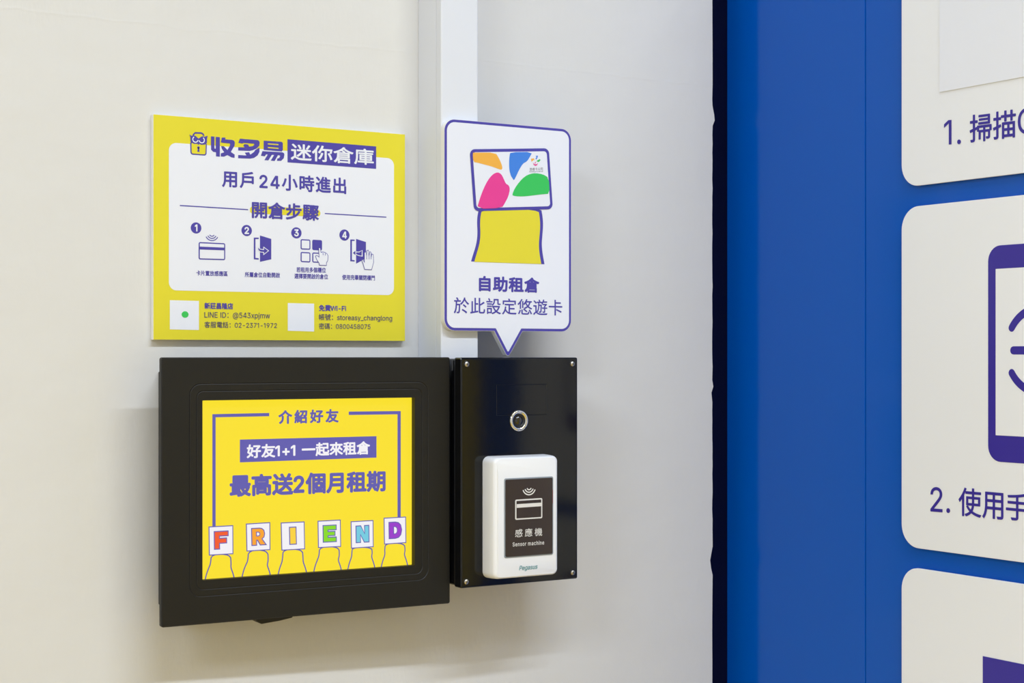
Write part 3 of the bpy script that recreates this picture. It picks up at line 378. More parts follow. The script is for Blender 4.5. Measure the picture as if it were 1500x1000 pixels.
# ------------------------------------------------------------------ cable trunking
xa = W0.P(612, 300)[0]; DP = .043
Fd = Face((xa, 0, 1.42))
zt, zb = RZ-.002-1.42, -.12
t = thing('cable_trunking', 'white square cable duct running up the wall to the ceiling', 'cable duct', Fd)
wa = Fd.P(700.5, 300, DP)[0]
obj('duct_base', box_bm(.0004, wa-.0004, -DP+.010, 0, zb, zt), M_duct, t, bevel=.0008)
obj('duct_cover', box_bm(0, wa, -DP, -DP+.0094, zb, zt), M_duct, t, bevel=.0012)

# ------------------------------------------------------------------ yellow instruction sign
cS = .006
p = W0.P(408, 498, cS)
FS = Face((p[0], 0, W0.P(224, 497.5, cS)[1]))
sg = thing('instruction_sign', 'yellow and white printed sign with four numbered steps on the white wall', 'sign', FS)
TL = FS.P(224.5, 166, cS); TR = FS.P(593.5, 197.5, cS); BL = FS.P(224.5, 498, cS); BR = FS.P(593.5, 499, cS)
a0, a1 = TL[0], TR[0]; b1 = (TL[1]+TR[1])/2; b0 = (BL[1]+BR[1])/2
obj('board', prism(rect(a0, b0, a1, b1), .0003, cS-.0003), M_foam, sg, bevel=.0003)
obj('yellow_face', flat([rect(a0+.0002, b0+.0002, a1-.0002, b1-.0002)], cS), M_yel, sg)
c1, c2, c3, c4 = cS+.00012, cS+.00024, cS+.00036, cS+.00048
wp = FS.L([(247.3, 208.3), (577, 232.3), (577, 432.5), (247.3, 424.7)], cS)
wp = rect(wp[0][0], (wp[2][1]+wp[3][1])/2, wp[1][0], (wp[0][1]+wp[1][1])/2)
obj('white_panel', flat([fillet(wp, .0065)], c1), M_white, sg)
def S1(cx, cy): return (210+cx/3.75, 155+cy/3.75)
def S2(cx, cy): return (210+cx/3.75, 325+cy/3.75)
def LG(cx, cy): return (270+cx/8.824, 185+cy/8.824)
def loc(fn, pts, F=FS, c=cS): return [F.P(*fn(*q), c) for q in pts]
# logo
g = [
 [(343,130),(388,132),(388,285),(405,290),(405,135),(458,140),(458,393),(408,388),(408,335),(372,330),(345,302)],
 [(470,207),(485,145),(530,145),(528,168),(615,175),(640,185),(651,205),(648,250),(600,330),(649,365),(648,408),(610,402),(556,372),(512,392),(470,390),(470,350),(515,335),(484,292),(474,255),(510,258),(556,306),(588,250),(592,228),(584,220),(505,214)],
 [(718,160),(945,178),(966,190),(973,210),(968,252),(930,288),(885,308),(840,318),(695,312),(695,270),(780,272),(762,250),(775,230),(822,234),(836,262),(885,256),(905,235),(896,224),(765,213),(752,222),(697,213)],
 [(970,275),(970,330),(945,376),(900,408),(850,418),(695,412),(695,370),(803,376),(780,340),(836,334),(852,366),(900,330),(915,305)],
 [(1025,185),(1255,200),(1272,215),(1272,305),(1258,325),(1025,305)],
 [(1008,320),(1265,335),(1286,345),(1292,365),(1284,412),(1250,446),(1195,446),(1202,415),(1225,410),(1238,380),(1210,372),(1166,448),(1115,443),(1160,370),(1130,368),(1085,440),(1033,437),(1077,365),(1057,362),(1037,388),(988,380)]]
obj('lettering', flat([loc(LG, q) for q in g], c2), M_pur, sg)
obj('lettering_gap', flat([loc(LG, q) for q in ([(1078,220),(1216,230),(1216,244),(1078,234)], [(1078,267),(1216,278),(1216,292),(1078,281)])], c3), M_yel, sg)
pl = FS.L([(421, 203.9), (550.8, 214.5), (550.8, 247.3), (421, 237.7)], cS)
obj('purple_block', flat([pl], c2), M_pur, sg)
text(FS, sg, M_white, '迷你倉庫', 425.5, 221.9, 547.3, 230.6, 24.5, c3, bold=.022, plane_c=cS)
# padlock emblem
bmP = bmesh.new(); bmY = bmesh.new(); bmW = bmesh.new()
body = loc(LG, [(75,192),(290,205),(286,380),(78,365)])
flat([fillet(body, .0022)], c2, bmP)
flat([fillet(inset(body, .0010), .0014)], c3, bmY)
sh = loc(LG, [(108,150),(118,105),(140,84),(215,86),(240,98),(252,122)])
flat([stroke(sh, .0012)], c2, bmP)
flat([loc(LG, [(62,105),(90,122),(140,122),(180,160),(225,130),(262,135),(298,122),(290,165),(290,212),(262,236),(215,238),(190,228),(180,246),(168,226),(120,226),(80,200),(78,140)])], c4, bmP)
for cx, cy, d0, d1 in ((140,170,120,350), (222,178,190,420)):
    a, b = FS.P(*LG(cx, cy), cS); r = FS.P(*LG(cx+34, cy), cS)[0]-a
    flat([stroke(arc(a, b, r, d0, d1), .0008)], c4+.0001, bmW)
a, b = FS.P(*LG(180, 275), cS)
flat([disc(a, b, .0011), [(a-.0005, b), (a+.0005, b), (a+.0010, b-.0035), (a-.0010, b-.0035)]], c4, bmP)
em_ = obj('padlock_emblem', bmP, M_pur, sg); obj('emblem_fill', bmY, M_yel, em_); obj('emblem_highlight', bmW, M_white, em_)

text(FS, sg, M_pur, '用戶24小時進出', 325, 261.3, 507, 272.6, 25, c2, bold=.028, spacing=1.12, plane_c=cS)
obj('highlight_band', flat([smoothpoly(FS.L([(366,302),(380,300.5),(420,304),(467,306),(470,313),(466,318),(420,315),(380,313),(366,313)], cS), 1)], c2), M_yel, sg)
text(FS, sg, M_pur, '開倉步驟', 368.7, 307, 467, 311.7, 25, c3, bold=.028, plane_c=cS)
obj('rule_line', flat([stroke(FS.L([(263.3,300.9),(363.3,307)], cS), .0009)], c2), M_pur, sg)
obj('rule_line', flat([stroke(FS.L([(475.6,312.6),(565.7,318)], cS), .0009)], c2), M_pur, sg)
for n, cx, cy in (('1',289,33),('2',567,47),('3',840,60),('4',1104,72)):
    x, y = S2(cx, cy); a, b = FS.P(x, y, cS); r = abs(FS.P(x, y-8.2, cS)[1]-b)
    o = obj('number_disc', flat([disc(a, b, r)], c2), M_pur, sg)
    wdt = 2.0 if n == '1' else 3.4
    obj('numeral', text_bm(FS, n, x-wdt, y, x+wdt, y, 10.5, c3, bold=.05, plane_c=cS), M_white, o)
def ring(outer, d, r, c, bmD, bmL):
    flat([fillet(outer, r, 5)], c, bmD); flat([fillet(inset(outer, d), max(r-d, .0002), 5)], c+.00012, bmL)
MM = .0011
# step 1: card and waves
bD, bL, bT = bmesh.new(), bmesh.new(), bmesh.new()
cd = loc(S2, [(303,110),(449,117),(449,210),(303,206)])
ring(cd, .0010, .0014, c2, bD, bL)
flat([loc(S2, [(306,135),(447,141),(447,156),(306,151)])], c4, bT)
a, b = FS.P(*S2(376, 72), cS)
for r in (.0022, .0040, .0058): flat([stroke(arc(a, b+.0012, r, 208, 332), .00075)], c2, bT)
o = obj('card_icon', bD, M_pur, sg); obj('icon_fill', bL, M_white, o); obj('icon_detail', bT, M_pur, o)
# step 2: open door with an arrow out
bD, bL = bmesh.new(), bmesh.new()
flat([loc(S2, [(640,74),(702,93),(702,205),(640,219)]), loc(S2, [(606,86),(633,86),(633,94),(615,94),(615,197),(633,199),(633,207),(606,205)])], c2, bD)
arw = [(627,136),(640,149),(660,152),(660,138),(687,158),(660,179),(660,167),(642,165),(630,155)]
aq = loc(S2, arw); flat([inset(aq, -.0003)], c3, bL)
bA = flat([inset(aq, .0003)], c4)
o = obj('door_icon', bD, M_pur, sg); obj('icon_detail', bL, M_white, o); obj('arrow', bA, M_pur, o)
# step 3: four compartments and a pointing hand
bD, bL, bT = bmesh.new(), bmesh.new(), bmesh.new()
for q in ([(863,94),(917,97),(917,153),(863,151)], [(863,164),(917,167),(917,223),(863,220)], [(927,167),(980,170),(980,225),(927,223)]):
    ring(loc(S2, q), .0010, .0014, c2, bD, bL)
flat([fillet(loc(S2, [(927,97),(981,100),(981,157),(927,154)]), .0014, 5)], c2, bD)
hand = [(962,142),(970,143),(974,168),(985,165),(996,168),(1006,174),(1013,186),(1011,212),(1004,224),(1004,238),(966,237),(964,226),(950,205),(944,188),(952,184),(964,194)]
hp = loc(S2, hand)
flat([inset(hp, -.0003)], c4, bT); flat([inset(hp, .0002)], c4+.00010, bL)
flat([stroke(loc(S2, [(985,170),(986,182)]), .0005), stroke(loc(S2, [(997,172),(998,184)]), .0005)], c4+.00020, bT)
o = obj('compartment_icon', bD, M_pur, sg); obj('icon_fill', bL, M_white, o); obj('icon_detail', bT, M_pur, o)
# step 4: door, arrow in, open hand
bD, bL, bT = bmesh.new(), bmesh.new(), bmesh.new()
flat([loc(S2, [(1168,93),(1222,110),(1222,200),(1168,229)]), loc(S2, [(1136,96),(1160,97),(1160,104),(1145,104),(1145,208),(1160,210),(1160,217),(1136,216)]),
      loc(S2, [(1150,170),(1164,158),(1164,182)])], c2, bD)
flat([stroke(loc(S2, [(1166,165),(1185,165),(1201,155),(1201,188),(1180,184),(1166,177)]), .0006)], c3, bL)
hand = [(1197,208),(1203,207),(1213,222),(1213,168),(1221,165),(1226,196),(1226,158),(1234,155),(1238,196),(1242,164),(1248,166),(1249,202),(1254,176),(1261,180),(1263,222),(1252,262),(1214,260),(1206,230)]
hp = loc(S2, hand); flat([inset(hp, -.0003)], c4, bT); flat([inset(hp, .0002)], c4+.00010, bL)
for x in (1225, 1238, 1249): flat([stroke(loc(S2, [(x,172),(x,205)]), .0005)], c4+.00020, bT)
o = obj('door_icon', bD, M_pur, sg); obj('icon_fill', bL, M_white, o); obj('icon_detail', bT, M_pur, o)
for s, xl, xr, yl, yr in (('卡片置放感應區',287.3,333.3,399.6,400.8), ('所屬倉位自動開啟',358.5,410,402,403), ('若租用多個櫃位',434,477.2,394.8,395.6), ('選擇要開啟的倉位',431,480.4,404.2,405.2), ('使用完畢關閉櫃門',501,549,405.8,407)):
    text(FS, sg, M_pur, s, xl, yl, xr, yr, 7.8, c2, bold=.022, plane_c=cS)
for q in ([(248.7,439.5),(291.3,440.6),(291.3,483.2),(248.7,482.2)], [(421.5,443.7),(460,444.6),(460,485.4),(421.5,484.2)]):
    obj('white_square', flat([FS.L(q, cS)], c1), M_white, sg)
a, b = FS.P(271, 460.5, cS); obj('green_dot', flat([disc(a, b, .0030, .0027)], c2), M_grn, sg)
for s, xl, xr, yl, yr, h, mm, bo in (('新莊昌隆店',299.3,341.3,447.6,448.3,9.4,M_pur,.03), ('LINE ID：@543xpjmw',299.3,395.5,461.8,463.2,10.5,M_navy,0), ('客服電話：02-2371-1972',299.3,405.5,475.3,476.3,9.2,M_navy,0),
        ('免費Wi-Fi',467,506.8,450.8,451.4,9.4,M_pur,.03), ('帳號：storeasy_changlong',467,574.3,464.8,466.3,10.8,M_navy,0), ('密碼：0800458075',467,542.5,477.4,478,9,M_navy,0)):
    text(FS, sg, mm, s, xl, yl, xr, yr, h, c2, bold=bo or .006, plane_c=cS)

# ------------------------------------------------------------------ speech-bubble sign
cB = .0495
FB = Face((W0.P(744, 521, cB)[0], 0, W0.P(744, 521, cB)[1]))
bb = thing('speech_bubble_sign', 'white speech bubble shaped sign with purple outline and colourful card picture', 'sign', FB)
lft = (FB.P(651.5, 330, cB)[0]+FB.P(650, 480, cB)[0])/2; rgt = FB.P(836.8, 330, cB)[0]
top = (FB.P(664.3, 174.4, cB)[1]+FB.P(820, 187.9, cB)[1])/2; bot = (FB.P(670, 483.5, cB)[1]+FB.P(820, 486.5, cB)[1])/2
tl = FB.P(724, 484, cB)[0]; tr = FB.P(765.4, 486, cB)[0]; tip = FB.P(744, 524, cB)
bub = [(lft, bot), (tl, bot), tip, (tr, bot), (rgt, bot), (rgt, top), (lft, top)]
def bubfill(d): return fillet(inset(bub, d), [.0105-d, .001, .0022-d*.5, .001, .0105-d, .0105-d, .0105-d])
obj('board', prism(bubfill(0), cB-.0062, cB-.0002), M_foam, bb)
obj('outline', flat([bubfill(.0003)], cB), M_pur, bb)
obj('white_face', flat([bubfill(.0026)], cB+.00015), M_white, bb)
def S3(cx, cy): return (640+cx/5.557, 165+cy/5.557)
def S4(cx, cy): return (640+cx/5.262, 340+cy/5.262)
d1, d2, d3, d4, d5 = [cB+.00015*k for k in range(2, 7)]
# plain dome below the card
dome = [(262,225),(275,180),(296,115),(308,60),(312,0),(308,-70),(312,-140),(330,-190),(800,-190),(812,-130),(818,-60),(812,20),(806,90),(812,160),(828,247)]
dp = openround(loc(S4, dome, FB, cB))
o = obj('dome', flat([dp], d1), M_pur, bb)
di = openround(loc(S4, [(286,228),(298,185),(318,120),(330,66),(334,8),(330,-60),(334,-128),(348,-176),(780,-176),(790,-118),(795,-52),(789,28),(783,96),(788,165),(803,245)], FB, cB))
obj('dome_fill', flat([di], d2), M_yel, o)
cdp = loc(S3, [(264,298),(908,290),(941,785),(300,802)], FB, cB)
o = obj('card_picture', flat([fillet(cdp, .005)], d3), M_pur, bb)
ci = fillet(inset(cdp, .0027), .003)
obj('card_face', flat([ci], d4), M_white, o)
for nm, mm, q in (('orange_patch', M_org, [(287,327),(300,325),(472,325),(500,370),(520,415),(529,445),(525,465),(505,462),(450,440),(385,423),(330,408),(292,402)]),
        ('blue_patch', M_blu, [(595,322),(774,320),(748,368),(728,398),(695,415),(665,465),(640,520),(622,553),(612,535),(598,515),(586,470),(583,410),(587,350)]),
        ('magenta_patch', M_mag, [(322,783),(345,700),(375,620),(410,550),(450,502),(488,484),(518,498),(538,535),(556,578),(582,592),(590,625),(578,680),(550,735),(524,776)]),
        ('green_patch', M_grn, [(608,668),(630,615),(668,562),(710,520),(755,498),(800,492),(860,502),(906,530),(914,660),(860,664),(790,672),(720,681),(660,682),(620,677)])):
    obj(nm, flat([smoothpoly(loc(S3, q, FB, cB), 1)], d5), mm, o)
for mm, q in ((M_blu, [(800,352),(818,350),(815,365),(806,382),(798,376),(806,362)]), (M_org, [(762,375),(785,372),(792,390),(785,384),(766,400)]),
              (M_grn, [(808,392),(832,378),(840,385),(826,402),(810,398)]), (M_mag, [(778,405),(788,420),(808,420),(818,408),(812,428),(796,434),(782,424)]), (M_mag, [(800,398),(804,400),(796,416),(790,412)])):
    obj('emblem_stroke', flat([loc(S3, q, FB, cB)], d5), mm, o)
text(FB, o, M_grey, '悠遊卡公司', 775, 247.8, 794.4, 247.2, 4, d5, plane_c=cB)
text(FB, o, M_grey, 'EasyCard', 775, 251.6, 794.4, 251, 2.6, d5, plane_c=cB)
text(FB, bb, M_pur, '自助租倉', 701.2, 415.2, 789.8, 417.8, 23, d1, bold=.04, spacing=1.06, plane_c=cB)
text(FB, bb, M_pur, '於此設定悠遊卡', 664.5, 447, 823.4, 450.6, 24, d1, bold=.008, spacing=1.03, plane_c=cB)

# ------------------------------------------------------------------ wall display
PB = .046; yaw = math.radians(-1.95)            # right side stands a little further out
o0 = W0.P(236.6, 523, PB)
FT0 = Face((o0[0], -PB, 0), yaw)
am = (FT0.P(236.6, 700)[0]+FT0.P(659.5, 700)[0])/2
zbot = (FT0.P(237, 918.7)[1]+FT0.P(659.5, 884)[1])/2
FT = Face((FT0.o+FT0.ax*am+Vector((0, 0, zbot)))[:], yaw)
tv = thing('wall_display', 'black framed wall screen showing a yellow advert with six letter cards', 'screen', FT)
a0 = FT.P(236.6, 700)[0]; a1 = FT.P(659.5, 700)[0]; b0 = 0.0; b1 = (FT.P(236, 523.3)[1]+FT.P(659, 523.0)[1])/2
def rr_pts(q, r, seg=6): return fillet(q, r, seg)
outer = rect(a0, b0, a1, b1)
G1 = rect(FT.P(277, 700)[0], (FT.P(282, 875.5)[1]+FT.P(618, 850)[1])/2, FT.P(628, 700)[0], (FT.P(290, 560.3)[1]+FT.P(615, 559)[1])/2)
G2 = rect(FT.P(287.5, 700)[0], (FT.P(290, 865)[1]+FT.P(610, 841)[1])/2, FT.P(619.5, 700)[0], (FT.P(295, 571)[1]+FT.P(615, 569)[1])/2)
OP = rect(FT.P(297, 700)[0], (FT.P(299, 850)[1]+FT.P(609, 827.5)[1])/2, FT.P(608, 700)[0], (FT.P(297, 586)[1]+FT.P(608, 582.5)[1])/2)
def R_(q, r, c): return [(a, c, b) for a, b in fillet(q, r, 6)]
TF = .0056; REC = .0065
obj('bezel', loft([R_(outer, .0018, -TF), R_(outer, .0018, -.0009), R_(inset(outer, .0009), .001, 0),
     R_(G1, .010, 0), R_(inset(G1, .0006), .0094, -.0005), R_(inset(G1, .0012), .0092, -.0003), R_(G2, .006, -.0003), R_(inset(G2, .0006), .0054, -.0008), R_(inset(G2, .0012), .0050, -.0006),
     R_(OP, .0006, -.0006), R_(OP, .0006, -REC-.001)], cap_last=False, cap_first=False), M_bez, tv)
# case behind the bezel, reaching back to the wall
bm = bmesh.new(); ia, ib = a0+.012, a1-.010
def back_c(a): return -( -(FT.o+FT.ax*a).y - .0008)/math.cos(yaw)
v = [bm.verts.new(q) for q in ((ia, TF-.0001, b0+.012), (ib, TF-.0001, b0+.012), (ib, -back_c(ib), b0+.012), (ia, -back_c(ia), b0+.012),
                               (ia, TF-.0001, b1-.012), (ib, TF-.0001, b1-.012), (ib, -back_c(ib), b1-.012), (ia, -back_c(ia), b1-.012))]
for f in ((0,3,2,1),(4,5,6,7),(1,2,6,5),(2,3,7,6),(3,0,4,7)): bm.faces.new([v[i] for i in f])
obj('case', bm, M_dark, tv)
sc_ = -REC
SR = inset(OP, -.003)
scr = obj('screen', flat([SR], sc_), S_yel, tv)
def L5(cx, cy): return (220+cx/4.761, 510+cy/4.761)
def L6(cx, cy): return (430+cx/4.7625, 510+cy/4.7625)
def L7(cx, cy): return (220+cx/4.543, 710+cy/4.543)
def L8(cx, cy): return (430+cx/4.546, 710+cy/4.546)
s1, s2, s3, s4 = [sc_+.00012*k for k in (1, 2, 3, 4)]
def q(pts): return FT.L(pts, sc_)
obj('frame_line', flat([q([(311,606.4),(394.3,604.6),(394.3,609.4),(315.8,611),(315.8,775),(311,775)])], s1), S_pur, scr)
obj('frame_line', flat([q([(510.8,602.6),(586.9,601.8),(586.9,760),(582.2,760),(582.2,606.6),(510.8,607.6)])], s1), S_pur, scr)
text(FT, scr, S_pur, '介紹好友', 407.6, 610.8, 496.1, 608.6, 20.5, s1, bold=.04, spacing=1.32, plane_c=sc_)
obj('purple_block', flat([q([(351.3,643.6),(551.4,638.6),(551.4,670),(351.3,677)])], s1), S_pur, scr)
text(FT, scr, S_wht, '好友1+1 一起來租倉', 361.1, 661, 542, 655.5, 20.5, s2, bold=.034, plane_c=sc_)
text(FT, scr, S_pur, '最高送2個月租期', 336.2, 711.5, 564.8, 704, 33, s1, bold=.042, plane_c=sc_)
BLOCK = {'F': ([(0,0),(.36,0),(.36,.33),(.88,.33),(.88,.6),(.36,.6),(.36,.74),(1,.74),(1,1),(0,1)], None),
 'R': ([(0,0),(.34,0),(.34,.3),(.42,.3),(.62,0),(1.04,0),(.74,.36),(.9,.47),(.95,.66),(.9,.86),(.75,.97),(.58,1),(0,1)], [(.34,.54),(.5,.54),(.58,.58),(.6,.65),(.57,.73),(.5,.78),(.34,.78)]),
 'I': ([(0,0),(1,0),(1,1),(0,1)], None),
 'E': ([(0,0),(1,0),(1,.27),(.36,.27),(.36,.38),(.9,.38),(.9,.62),(.36,.62),(.36,.73),(1,.73),(1,1),(0,1)], None),
 'N': ([(0,0),(.33,0),(.33,.48),(.64,0),(1,0),(1,1),(.67,1),(.67,.5),(.36,1),(0,1)], None),
 'D': ([(0,0),(.5,0),(.75,.05),(.92,.2),(1,.5),(.92,.8),(.75,.95),(.5,1),(0,1)], [(.35,.27),(.5,.27),(.62,.36),(.65,.5),(.62,.64),(.5,.73),(.35,.73)])}
cards = [('F', S_red, [(305.2,770.8),(341.5,768.8),(341.7,811.3),(305.8,813.5)], (300,344,849)),
         ('R', S_org, [(360,766.6),(395.7,764.4),(396,805.3),(360.9,807.5)], (354,397,845)),
         ('I', S_ylw, [(411,765),(446,763.3),(446.7,804.2),(412,806.2)], (407,450,841)),
         ('E', S_grn, [(465,762.4),(498.9,760.6),(499.5,800.6),(465.6,802.4)], (459,501,837.5)),
         ('N', S_cyn, [(513.4,763.2),(546.8,761.3),(547.2,801),(514,803.3)], (509,550,833.5)),
         ('D', S_vio, [(561.8,758),(594.5,756.2),(595,795),(562.4,797.3)], (558,598,830))]
for ch, mm, cq, (x0, x1, yb) in cards:
    cxm = (cq[0][0]+cq[2][0])/2; tp = cq[3][1]
    dq = [(x0, yb+2), (x0+2.5, yb-9), (x0+6, yb-18), (cxm-15, yb-24), (cxm-14, tp-2), (cxm+14, tp-2), (cxm+15, yb-24), (x1-6, yb-18), (x1-2.5, yb-9), (x1, yb+2)]
    obj('dome_line', flat([stroke(openround(q(dq)), .0010)], s1), S_pur, scr)
    cpx = q(cq)
    o = obj('letter_card', flat([cpx], s2), S_pur, scr)
    obj('card_face', flat([inset(cpx, .0008)], s3), S_wht, o)
    o_, u_, v_ = cpx[3], Vector(cpx[2])-Vector(cpx[3]), Vector(cpx[0])-Vector(cpx[3])
    def B(p_): x_ = (.36+.27*p_[0]) if ch == 'I' else (.23+.56*p_[0]); return tuple(Vector(o_)+u_*x_+v_*(.21+.6*p_[1]))
    bf, bo_, bh = bmesh.new(), bmesh.new(), bmesh.new()
    out_, hol = BLOCK[ch]; q1 = ccw([B(p_) for p_ in out_])
    flat([inset(q1, -.0005)], s4, bo_); flat([inset(q1, .0003)], s4+.00012, bf)
    ol = obj('letter', bf, mm, o); obj('letter_outline', bo_, S_pur, o)
    if hol:
        q2 = ccw([B(p_) for p_ in hol]); flat([inset(q2, -.0003)], s4+.00020, bh); obj('letter_outline', bh, S_pur, o)
        obj('letter_gap', flat([inset(q2, .0004)], s4+.00028), S_wht, o)
# latch under the frame
lq = FT.L([(373, 902.5), (376, 910), (383, 913.8), (410, 909), (428, 904.5), (433, 897), (373, 900)], -.010)
obj('latch', prism(lq, -.024, -.010), M_dark, tv, bevel=.0005)

# ------------------------------------------------------------------ control box
PBX = .070
ob = W0.P(760, 855, PBX)
FX = Face((ob[0], 0, W0.P(675, 862, PBX)[1]))
bx = thing('control_box', 'glossy black control box screwed to the wall right of the screen', 'control box', FX)
x0 = FX.P(675, 700, PBX)[0]; x1 = FX.P(846.5, 700, PBX)[0]
zb_ = (FX.P(675, 862, PBX)[1]+FX.P(846.5, 847, PBX)[1])/2; zt_ = FX.P(760, 523.3, PBX)[1]
obj('box_base', box_bm(x0+.0012, x1-.0012, -PBX+.0125, -.0434, zb_+.001, zt_-.001), M_gloss, bx, bevel=.0015)
# lid with counterbored corners
lid = box_bm(x0, x1, -PBX, -PBX+.012, zb_, zt_)
lo = obj('lid', lid, M_gloss, bx, bevel=.0016, seg=3)
gq = rect(FX.P(727.5, 590, PBX)[0], FX.P(727, 608.5, PBX)[1], FX.P(801, 590, PBX)[0], FX.P(727, 563.5, PBX)[1])
bm = bmesh.new()
o1, i1 = ccw(gq), inset(gq, .0005)
loft([[(a, PBX-.0001, b) for a, b in inset(gq, -.0003)], [(a, PBX+.00022, b) for a, b in gq], [(a, PBX-.0001, b) for a, b in inset(gq, .0003)]], bm, cap_last=False)
obj('blank_outline', bm, M_gloss, lo)
# screws
scr_me = None
for px, py in ((683.8, 533.4), (838.6, 532.9), (683, 852), (839, 838.5)):
    a, b = FX.P(px, py, PBX)
    if scr_me is None:
        bm = loft([[(x, 0, z) for x, z in disc(0, 0, .0022, n=20)], [(x, .0006, z) for x, z in disc(0, 0, .0021, n=20)], [(x, .001, z) for x, z in disc(0, 0, .0014, n=20)], [(x, .0012, z) for x, z in disc(0, 0, .0004, n=20)]])
        for ang in (.5, .5+math.pi/2):
            n0 = len(bm.faces)
            m_ = Matrix.Rotation(ang, 3, 'Y')
            vv = [bm.verts.new(m_ @ Vector((x, -.00125, z))) for x, z in rect(-.0013, -.00025, .0013, .00025)]
            f = bm.faces.new(vv); f.material_index = 1
        so = obj('screw', bm, [M_steel, M_dark], lo, smooth=False); scr_me = so.data
        cb_me = None
    else:
        so = bpy.data.objects.new('screw', scr_me); C.objects.link(so); so.parent = lo
    so.location = (a, -PBX, b)
    # dark counterbore rim round each screw
    bmr = loft([[(x, -.0002, z) for x, z in disc(0, 0, .0031, n=24)], [(x, .0003, z) for x, z in disc(0, 0, .0029, n=24)], [(x, .0001, z) for x, z in disc(0, 0, .0024, n=24)]], cap_last=False)
    ro = obj('screw_rim', bmr, M_gloss, lo, smooth=True); ro.location = (a, -PBX, b)
# camera ring
a, b = FX.P(759.8, 616, PBX)
R0 = abs(FX.P(759.8, 600.4, PBX)[1]-b)
def rg(r, c, n=48): return [(a+x, c, b+z) for x, z in disc(0, 0, r, n=n)]
ro = obj('ring', loft([rg(R0, PBX-.0002), rg(R0, PBX+.0008), rg(R0*.93, PBX+.0018), rg(R0*.68, PBX+.0012), rg(R0*.63, PBX+.0002)], cap_last=False), M_chrome, lo, smooth=True)
lo2 = obj('lens_barrel', loft([rg(R0*.66, PBX+.0003), rg(R0*.64, PBX+.0013), rg(R0*.56, PBX+.0013), rg(R0*.44, PBX+.0004)], cap_last=True), M_dark, lo, smooth=False)
obj('lens', loft([rg(R0*.42, PBX+.0005), rg(R0*.36, PBX+.0010), rg(R0*.2, PBX+.0014), rg(R0*.06, PBX+.0015)]), M_lens, lo2, smooth=True)

# ------------------------------------------------------------------ card reader
RP = PBX+.019
FR = Face((FX.o.x+FX.P(768, 700, PBX)[0], -PBX, W0.P(768, 846, RP)[1]))
rd = thing('card_reader', 'white card reader with dark printed plate mounted on the black box', 'card reader', FR)
D_ = .019
fl = FR.P(725, 760, D_)[0]; fr_ = FR.P(819, 760, D_)[0]; fb = FR.P(730, 848.5, D_)[1]; ft = (FR.P(735, 670.5, D_)[1])
def rrect(m, c, r, dz=0):
    return [(a, c, b) for a, b in fillet(rect(fl-m, fb-m*.4+dz, fr_+m, ft+m*.4-dz), r, 8)]
# rounded shell; the front dips back near its top and bottom edge
hgt = ft-fb; zm = (ft+fb)/2
def shell(m, c, r):
    out = []
    for a, b in fillet(rect(fl-m, fb-m*.5, fr_+m, ft+m*.5), r, 8): out.append((a, c, b))
    return out
def dens(ring_, n=0):
    return ring_
rings = [shell(.0014, .0004, .006), shell(.0010, .009, .006), shell(.0002, .0150, .0055), shell(-.0004, .0163, .005), shell(-.0014, .0173, .0045), shell(-.0026, .0178, .0035)]
bm = bmesh.new()
V = [[bm.verts.new((a, -c, b)) for a, c, b in r] for r in rings]
for r0, r1 in zip(V, V[1:]):
    for i in range(len(r0)):
        j = (i+1) % len(r0); bm.faces.new((r0[i], r0[j], r1[j], r1[i]))
# front: crease rows
lr = V[-1]; c_l, c_r = fl+.0034, fr_-.0034
zc1, zc2 = FR.P(770, 820, D_)[1], FR.P(770, 694, D_)[1]
bot_h = [v_ for v_ in lr if v_.co.z < zm]; top_h = [v_ for v_ in lr if v_.co.z >= zm]
bot_h.sort(key=lambda v_: v_.co.x); top_h.sort(key=lambda v_: v_.co.x)
cr = [bm.verts.new((c_l, -D_, zc1)), bm.verts.new((c_r, -D_, zc1)), bm.verts.new((c_l, -D_, zc2)), bm.verts.new((c_r, -D_, zc2))]
# order: fillet gives corners in order bottom-left, bottom-right, top-right, top-left, each 9 points
k9 = 9
BLc, BRc, TRc, TLc = lr[0:k9], lr[k9:2*k9], lr[2*k9:3*k9], lr[3*k9:4*k9]
bm.faces.new(BLc+BRc+[cr[1], cr[0]]); bm.faces.new(TRc+TLc+[cr[2], cr[3]])
bm.faces.new((cr[0], cr[1], cr[3], cr[2]))
bm.faces.new((TLc[-1], BLc[0], cr[0], cr[2])); bm.faces.new((BRc[-1], TRc[0], cr[3], cr[1]))
bmesh.ops.recalc_face_normals(bm, faces=bm.faces)
sh_ = obj('shell', bm, M_read, rd)
for p_ in sh_.data.polygons: p_.use_smooth = abs(p_.normal.y) < .9
sh_.data.set_sharp_from_angle(angle=math.radians(25)) if hasattr(sh_.data, 'set_sharp_from_angle') else None
PQ = FR.L([(740.8, 702), (809.4, 699.8), (809.4, 811), (740.8, 815)], D_+.001)
PQ = rect(PQ[0][0], (PQ[2][1]+PQ[3][1])/2, PQ[1][0], (PQ[0][1]+PQ[1][1])/2)
obj('plate_rim', prism(fillet(inset(PQ, -.0011), .0018, 6), D_-.0005, D_+.0004), M_edge, rd)
pt = obj('plate', prism(fillet(PQ, .0012, 6), D_-.0003, D_+.0010), M_plate, rd)
e1 = D_+.00112; e2 = D_+.00124; e3 = D_+.00136; pc = D_+.001
def LR(cx, cy): return (650+cx/4.762, 660+cy/4.762)
bD, bL, bT = bmesh.new(), bmesh.new(), bmesh.new()
cq = loc(LR, [(498,341),(687,329),(687,470),(498,482)], FR, pc)
flat([fillet(cq, .0013, 5)], e1, bD); flat([fillet(inset(cq, .0012), .0004, 3)], e2, bL)
flat([loc(LR, [(508,372),(679,361),(679,386),(508,398)], FR, pc)], e3, bT)
a, b = FR.P(*LR(595, 262), pc)
